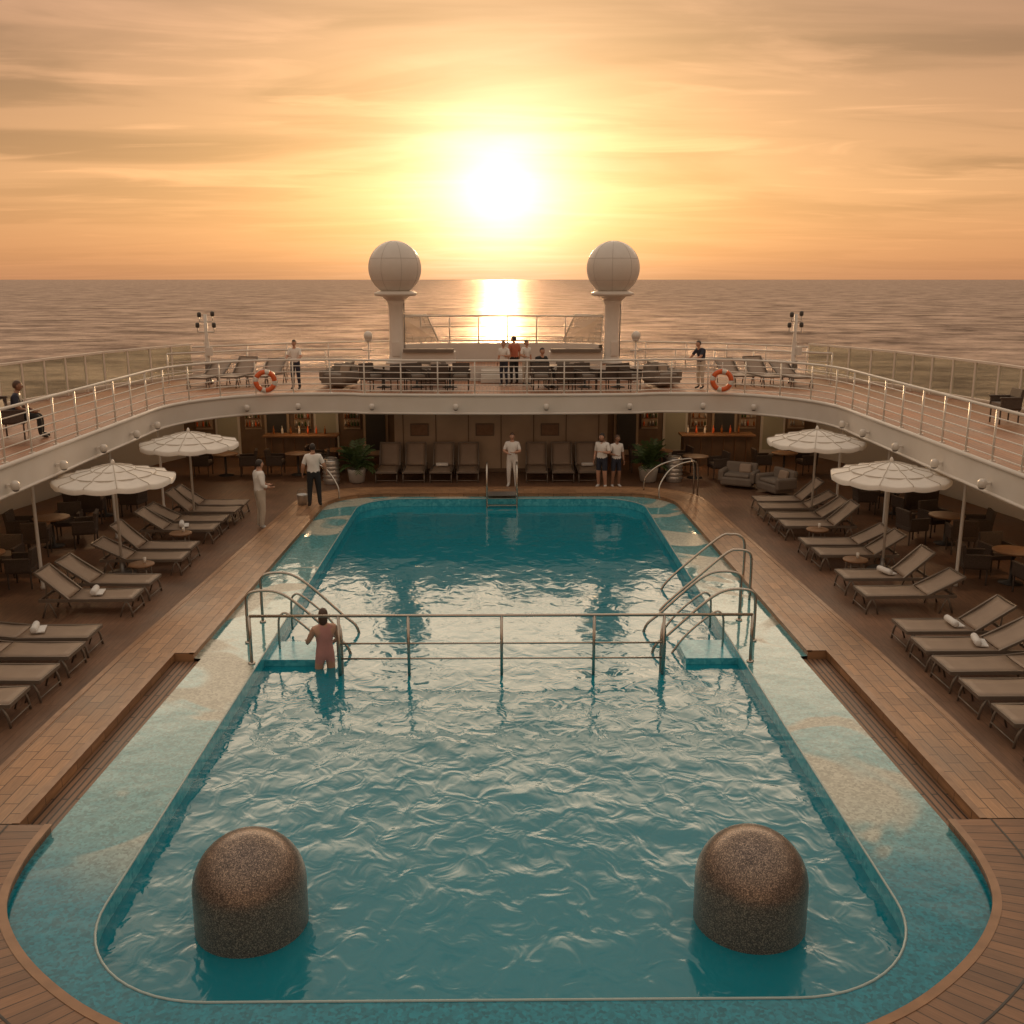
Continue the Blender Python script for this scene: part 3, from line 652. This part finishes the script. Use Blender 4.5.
# ------------------------------------------------------------------ people
def flat(name,c,rough=.8): return mat(name,c,rough,var=.1,scale=9,bump=.3,bscale=70)
skinA=mat('skin_light',(.50,.28,.19),.5,var=.08); skinB=mat('skin_tan',(.30,.16,.10),.5,var=.08)
wshirt=flat('white_cotton',(.78,.76,.73)); khaki=flat('khaki_cotton',(.52,.46,.38)); navy=flat('navy_cotton',(.025,.03,.05)); blackc=flat('black_cotton',(.02,.02,.022))
pink=flat('pink_swimwear',(.50,.24,.22)); red=flat('red_cotton',(.40,.12,.07)); shoe=flat('shoe_leather',(.05,.04,.035),.5); wshoe=flat('white_shoe',(.6,.6,.58),.6)
hairD=mat('hair_dark',(.025,.016,.011),.5,var=.2,scale=40,bump=.5,bscale=90); hairB=mat('hair_brown',(.08,.04,.022),.5,var=.2,scale=40,bump=.5,bscale=90)
eyew=mat('eye_white',(.7,.7,.68),.3); lips=mat('lips',(.35,.10,.08),.5)
BASE=dict(pelvis=(0,0,.95),waist=(0,.005,1.09),chest=(0,.0,1.25),upper=(0,-.005,1.38),neck=(0,0,1.48),head=(0,.015,1.56),
 shL=(-.175,-.005,1.405),elL=(-.24,-.03,1.13),wrL=(-.24,.07,.90),shR=(.175,-.005,1.405),elR=(.24,-.03,1.13),wrR=(.24,.07,.90),
 hiL=(-.09,0,.90),knL=(-.11,.02,.49),anL=(-.12,-.03,.085),toL=(-.14,.13,.035),hiR=(.09,0,.90),knR=(.11,.02,.49),anR=(.12,-.03,.085),toR=(.14,.13,.035))
RAD=dict(pelvis=.15,waist=.14,chest=.16,upper=.14,neck=.062,head=.058,shL=.075,shR=.075,elL=.05,elR=.05,wrL=.032,wrR=.032,hiL=.105,hiR=.105,knL=.07,knR=.07,anL=.048,anR=.048,toL=.036,toR=.036)
EDG=[('pelvis','waist'),('waist','chest'),('chest','upper'),('upper','neck'),('neck','head'),('upper','shL'),('shL','elL'),('elL','wrL'),('upper','shR'),('shR','elR'),('elR','wrR'),('pelvis','hiL'),('hiL','knL'),('knL','anL'),('anL','toL'),('pelvis','hiR'),('hiR','knR'),('knR','anR'),('anR','toR')]
def person(loc,rz,h=1.75,pose={},top=wshirt,bottom=khaki,feet=shoe,sk=skinA,hair=hairD,shorts=False,sleeve=.75,longhair=False,bare=False,turn=0,slim=1,cap=None):
    J={k:Vector(v) for k,v in BASE.items()}
    for k,v in pose.items(): J[k]=Vector(v)
    names=list(J); me=bpy.data.meshes.new('skel'); me.from_pydata([J[n] for n in names],[(names.index(a),names.index(c)) for a,c in EDG],[])
    o=link(bpy.data.objects.new('skel',me)); md=o.modifiers.new('skin','SKIN'); md.use_smooth_shade=True
    sv=me.skin_vertices[0].data
    for i,n in enumerate(names):
        r=RAD[n]*(slim if n not in('neck','head') else 1); sv[i].radius=(r,r); sv[i].use_root=(n=='pelvis')
        if n in('waist','chest','upper','pelvis'): sv[i].radius=(r*1.12,r*.82)
    ss=o.modifiers.new('sub','SUBSURF'); ss.levels=2; ss.render_levels=2
    dg=bpy.context.evaluated_depsgraph_get(); em=bpy.data.meshes.new_from_object(o.evaluated_get(dg))
    b=MB(); vs=[v.co.copy() for v in em.vertices]
    def matof(c):
        best=None;bd=9
        for a,d in EDG:
            p,q=J[a],J[d]; t=max(0,min(1,(c-p).dot(q-p)/max(1e-6,(q-p).length_squared))); dist=(c-(p+(q-p)*t)).length-.5*(RAD[a]*(1-t)+RAD[d]*t)
            if dist<bd: bd=dist;best=(a,d,t)
        a,d,t=best
        if d=='head' or (d=='neck' and t>.62): return sk
        if d in('waist','chest','upper','neck'):
            if d=='waist' and t<.3: return bottom
            return top
        if d[:2]=='sh': return sk if bare and t>.6 else top
        if d[:2]=='el': return top if t<sleeve and not bare else sk
        if d[:2]=='wr': return top if sleeve>1 and t<(sleeve-1) else sk
        if d[:2]=='hi': return bottom
        if d[:2]=='kn': return bottom if (not shorts or t<(.25 if bare else .75)) else sk
        if d[:2]=='an': return (sk if shorts else bottom) if t<.9 else feet
        return feet
    mats={}
    for p in em.polygons:
        c=sum((vs[i] for i in p.vertices),Vector())/len(p.vertices); mats.setdefault(matof(c),[]).append(tuple(p.vertices))
    base=len(b.V); b.V+=[tuple(v) for v in vs]
    for m,fl in mats.items():
        k=b.mi(m)
        for f in fl: b.F.append([base+i for i in f]); b.M.append(k); b.S.append(True); b.U.append(None)
    bpy.data.objects.remove(o); bpy.data.meshes.remove(me)
    hc=J['head']+Vector((0,.018,.075)); T=Matrix.Rotation(turn,3,'Z')
    def hf(p):
        q=p.copy()
        if p.z<0: k=1-.30*(-p.z)**1.5; q.x*=k; q.y=q.y*(1-.18*(-p.z))+.10*(-p.z)
        return q
    b.ball(hc,(.076,.096,.118),sk,20,14,fn=hf,rot=T)
    b.ball(hc+Vector((0,-.008,.012)),(.084,.104,.120),hair,20,14,rot=T,keep=lambda p:(p.z>.45) or (p.y<.15 and p.z>-.45 and not(p.y>-.1 and p.z<.05)) )
    if longhair: b.ball(hc+T@Vector((0,-.05,-.04)),(.085,.075,.15),hair,14,10)
    if cap: b.ball(hc+Vector((0,0,.03)),(.09,.108,.105),cap,16,10,rot=T,keep=lambda p:p.z>.15)
    for s in (-1,1):
        b.ball(hc+T@Vector((s*.031,.083,.012)),(.014,.009,.009),eyew,8,6); b.ball(hc+T@Vector((s*.031,.091,.012)),(.006,.004,.006),hairD,8,6)
        b.ball(hc+T@Vector((s*.031,.089,.034)),(.017,.006,.004),hair,8,6); b.ball(hc+T@Vector((s*.078,-.002,-.005)),(.010,.020,.030),sk,8,6)
    b.tube([hc+T@Vector((0,.088,.02)),hc+T@Vector((0,.104,-.008)),hc+T@Vector((0,.110,-.024)),hc+T@Vector((0,.092,-.032))],[.007,.010,.014,.008],sk,8)
    b.ball(hc+T@Vector((0,.090,-.055)),(.023,.009,.007),lips,10,6)
    for s,e,w in (('L','elL','wrL'),('R','elR','wrR')):
        d=(J[w]-J[e]).normalized(); sg=-1 if s=='L' else 1
        side=Vector((0,1,0)); side=(side-d*side.dot(d)); side=side.normalized() if side.length>.2 else Vector((1,0,0)); nr=d.cross(side)
        M3=Matrix((side,nr,d)).transposed(); b.ball(J[w]+d*.045,(.040,.017,.055),sk,12,8,rot=M3)
        pin=nr*(-sg)
        if pin.dot(Vector((-sg,0,0)))<0: pin=-pin
        for k,(o_,l) in enumerate(((-.028,.058),(-.010,.070),(.009,.075),(.027,.068))):
            p0=J[w]+d*.085+side*o_; p1=p0+d*l*.5+pin*.004; p2=p1+(d*.8+pin*.6).normalized()*l*.35; p3=p2+(d*.5+pin*.85).normalized()*l*.25
            b.tube([p0,p1,p2,p3],[.0095,.009,.008,.006],sk,6)
        p0=J[w]+d*.03+side*.034; p1=p0+(side*.7+d*.7)*.035; p2=p1+(side*.3+d+pin*.3).normalized()*.03; b.tube([p0,p1,p2],[.012,.010,.007],sk,6)
    ob=b.obj('person',loc,rz); k=h/1.75; ob.scale=(k,k,k); return ob
person((-6.3,25.6,0),R(-60),1.84,dict(elL=(-.27,.02,1.14),wrL=(-.12,.22,1.10),elR=(.27,.0,1.14),wrR=(.14,.22,1.06),toL=(-.17,.12,.035)),bottom=khaki,feet=wshoe,turn=.3,sleeve=1.5,slim=1.15)
person((-5.2,27.3,.2),R(10),1.78,dict(elL=(-.28,-.02,1.14),wrL=(-.30,.12,.93),elR=(.29,0,1.15),wrR=(.34,.15,.96),anL=(-.14,-.05,.085),toL=(-.17,.1,.035),knL=(-.12,.03,.49),anR=(.14,.03,.085),toR=(.17,.18,.035),knR=(.12,.06,.49)),bottom=blackc,slim=1.1)
person((.35,31.0,0),R(170),1.72,dict(elL=(-.26,.05,1.16),wrL=(-.10,.24,1.16),elR=(.26,.05,1.16),wrR=(.09,.24,1.12)),bottom=wshirt,feet=wshoe,hair=hairB,turn=.2,slim=1.05)
person((3.15,30.75,0),R(150),1.74,dict(elL=(-.27,.05,1.15),wrL=(-.1,.22,1.2)),bottom=navy,shorts=True,feet=wshoe,turn=-.4,slim=1.05)
person((3.6,30.8,0),R(200),1.68,dict(elR=(.27,.02,1.16),wrR=(.12,.2,1.12)),bottom=navy,shorts=True,feet=wshoe,hair=hairB,turn=.5,sk=skinB,slim=.95)
person((-3.03,16.2,-.78),R(25),1.72,dict(elL=(-.27,.08,1.17),wrL=(-.24,.28,1.08),elR=(.27,.06,1.16),wrR=(.22,.28,1.02),knL=(-.12,.08,.5)),top=pink,bottom=pink,feet=skinA,shorts=True,sk=skinA,hair=hairB,longhair=True,bare=True,slim=.92,turn=-.3)
SIT=dict(pelvis=(0,0,.50),waist=(0,-.02,.64),chest=(0,-.01,.80),upper=(0,0,.93),neck=(0,.02,1.03),head=(0,.04,1.11),shL=(-.175,0,.955),shR=(.175,0,.955),elL=(-.24,.08,.70),wrL=(-.15,.3,.62),elR=(.24,.08,.70),wrR=(.15,.3,.62),hiL=(-.09,.05,.49),hiR=(.09,.05,.49),knL=(-.12,.45,.50),knR=(.12,.45,.50),anL=(-.12,.45,.09),anR=(.12,.45,.09),toL=(-.13,.61,.035),toR=(.13,.61,.035))
person((-10.9,22.6,ZT),R(-75),1.75,SIT,top=navy,bottom=blackc,hair=hairB,sk=skinB); inst(wc,'wicker_armchair',(-11.0,22.6,ZT),rz=R(105),bevel=.015)
person((-6.7,32.9,ZT),R(170),1.60,dict(elL=(-.26,.1,1.16),wrL=(-.2,.32,1.1),elR=(.26,.1,1.16),wrR=(.2,.32,1.1)),top=wshirt,bottom=navy)
person((6.55,32.9,ZT),R(120),1.6,dict(upper=(0,.08,1.36),neck=(0,.12,1.46),head=(0,.15,1.53),shL=(-.175,.07,1.39),shR=(.175,.07,1.39),elL=(-.24,.25,1.16),wrL=(-.15,.45,1.1),elR=(.24,.25,1.16),wrR=(.15,.45,1.1)),top=navy,bottom=khaki)
person((.1,34.0,ZT),R(150),1.50,dict(elL=(-.27,.05,1.15),wrL=(-.1,.22,1.2)),top=wshirt,bottom=navy,hair=hairB)
person((.45,34.4,ZT),R(30),1.64,{},top=red,bottom=blackc,hair=hairD,turn=.5)
person((.85,34.1,ZT),R(220),1.52,dict(elR=(.27,.02,1.16),wrR=(.12,.2,1.12)),top=wshirt,bottom=khaki,hair=hairD)
person((1.35,33.6,ZT),R(-150),1.75,SIT,top=blackc,bottom=khaki)
inst(wc,'wicker_armchair',(1.35,33.55,ZT),rz=R(30),bevel=.015)
b=MB(); b.lathe([(.13,0),(.16,.28),(.165,.30),(.15,.30),(.12,.02),(.0,.02)],(0,0,0),kegm,20); b.tube([(.15*math.cos(a),0,.29+.17*math.sin(a)) for a in [math.pi*i/10 for i in range(11)]],.006,greym,5); b.obj('cleaning_bucket',(-5.6,27.6,.2))
# ------------------------------------------------------------------ world & sun
ELEV=4.8
w=bpy.data.worlds.new('World'); scene.world=w; w.use_nodes=True; nt=w.node_tree; L=nt.links.new
bg=nt.nodes['Background']; tc=N(nt,'ShaderNodeTexCoord'); G=tc.outputs['Generated']
nrm=N(nt,'ShaderNodeVectorMath',operation='NORMALIZE'); L(G,nrm.inputs[0]); D=nrm.outputs[0]
sx=N(nt,'ShaderNodeSeparateXYZ'); L(D,sx.inputs[0])
def M(op,a,bb=None,c=None,clamp=False):
    n=N(nt,'ShaderNodeMath',operation=op); n.use_clamp=clamp
    for i,v in enumerate((a,bb,c)):
        if v is None: continue
        if isinstance(v,(int,float)): n.inputs[i].default_value=v
        else: L(v,n.inputs[i])
    return n.outputs[0]
def SM(v,a,b_):
    n=N(nt,'ShaderNodeMapRange'); n.interpolation_type='SMOOTHSTEP'; n.inputs['From Min'].default_value=a; n.inputs['From Max'].default_value=b_; L(v,n.inputs[0]); return n.outputs[0]
z=M('MAXIMUM',sx.outputs['Z'],0)
ramp=N(nt,'ShaderNodeValToRGB'); L(z,ramp.inputs[0]); cr=ramp.color_ramp
stops=[(0,(.50,.225,.105)),(.02,(.60,.275,.12)),(.08,(.62,.315,.145)),(.16,(.46,.235,.12)),(.25,(.34,.18,.11)),(.40,(.60,.42,.28)),(.6,(.74,.57,.41)),(1,(.66,.57,.48))]
cr.elements[0].position=0; cr.elements[0].color=(*stops[0][1],1); cr.elements[1].position=1; cr.elements[1].color=(*stops[-1][1],1)
for p,c in stops[1:-1]: e=cr.elements.new(p); e.color=(*c,1)
sd=Vector((0,math.cos(R(ELEV)),math.sin(R(ELEV))))
dt_=N(nt,'ShaderNodeVectorMath',operation='DOT_PRODUCT'); L(D,dt_.inputs[0]); dt_.inputs[1].default_value=sd
zz=M('ADD',z,.07); cx=M('DIVIDE',sx.outputs['X'],zz); cy=M('DIVIDE',sx.outputs['Y'],zz)
cv=N(nt,'ShaderNodeCombineXYZ'); L(M('MULTIPLY',cx,.45),cv.inputs[0]); L(cy,cv.inputs[1])
n1=N(nt,'ShaderNodeTexNoise',Scale=.8,Detail=6.0,Roughness=.52,Distortion=.6); L(cv.outputs[0],n1.inputs['Vector'])
hi=SM(z,.02,.13)
cm1=M('MULTIPLY',SM(n1.outputs['Fac'],.44,.60),M('MULTIPLY_ADD',hi,.8,.2))
n2=N(nt,'ShaderNodeTexNoise',Scale=1.6,Detail=7.0,Roughness=.55,Distortion=1.0); L(cv.outputs[0],n2.inputs['Vector'])
cm2=M('MULTIPLY',SM(n2.outputs['Fac'],.5,.70),M('MULTIPLY_ADD',hi,.8,.2))
ang0=M('ARCCOSINE',M('MINIMUM',dt_.outputs['Value'],.999999))
ang=M('MULTIPLY',ang0,M('ADD',.65,M('MULTIPLY',n2.outputs['Fac'],.7)))
def expo(s,k,p=1.0): return M('MULTIPLY',M('EXPONENT',M('MULTIPLY',M('POWER',M('DIVIDE',ang,R(s)),p),-1)),k)
def scl(v,col):
    n=N(nt,'ShaderNodeVectorMath',operation='SCALE'); n.inputs[0].default_value=col; L(v,n.inputs['Scale']); return n.outputs[0]
def vadd(a,c): n=N(nt,'ShaderNodeVectorMath',operation='ADD'); L(a,n.inputs[0]); L(c,n.inputs[1]); return n.outputs[0]
dark=M('SUBTRACT',1,M('MULTIPLY',cm1,.36))
lite=M('ADD',dark,M('MULTIPLY',cm2,.42))
base=N(nt,'ShaderNodeVectorMath',operation='SCALE'); L(ramp.outputs[0],base.inputs[0]); L(lite,base.inputs['Scale'])
col=vadd(base.outputs[0],scl(expo(2.9,1.35,1.25),(1.0,.90,.74)))
col=vadd(col,scl(M('MULTIPLY',expo(6.5,.36,1.1),lite),(1.0,.68,.38)))
col=vadd(col,scl(M('MULTIPLY',expo(17,.24),lite),(1.0,.52,.22)))
lobe=M('MULTIPLY',M('MULTIPLY',SM(sx.outputs['Z'],.25,.285),M('SUBTRACT',1,SM(sx.outputs['Z'],.31,.58))),SM(sx.outputs['Y'],.55,.92))  # added bright sky patch above the view, brightens water and deck
col=vadd(col,scl(M('MULTIPLY',lobe,M('ADD',.85,M('MULTIPLY',cm2,.4))),(2.9,2.2,1.5)))
sky=N(nt,'ShaderNodeTexSky'); sky.sky_type='NISHITA'; sky.sun_disc=False; sky.sun_elevation=R(ELEV); sky.sun_rotation=0; sky.dust_density=4; sky.altitude=20
sk_=N(nt,'ShaderNodeVectorMath',operation='SCALE'); L(sky.outputs[0],sk_.inputs[0]); sk_.inputs['Scale'].default_value=.015
col=vadd(col,sk_.outputs[0])
L(col,bg.inputs['Color']); bg.inputs['Strength'].default_value=1.0
sun=bpy.data.lights.new('sun','SUN'); sun.energy=2.4; sun.angle=R(.6); sun.color=(1,.62,.32)
so_=link(bpy.data.objects.new('sun',sun)); so_.rotation_euler=(-R(90-ELEV),0,0); so_.location=(0,60,30)
# ------------------------------------------------------------------ camera
cam=bpy.data.cameras.new('camera'); cam.lens=35.16; cam.sensor_width=36; cam.clip_end=100000; cam.clip_start=.1
co=link(bpy.data.objects.new('camera',cam)); co.location=(0,0,6.4); co.rotation_euler=(R(90-13.11),0,-.011)
scene.camera=co
scene.view_settings.view_transform='Standard'; scene.view_settings.look='None'; scene.view_settings.exposure=0
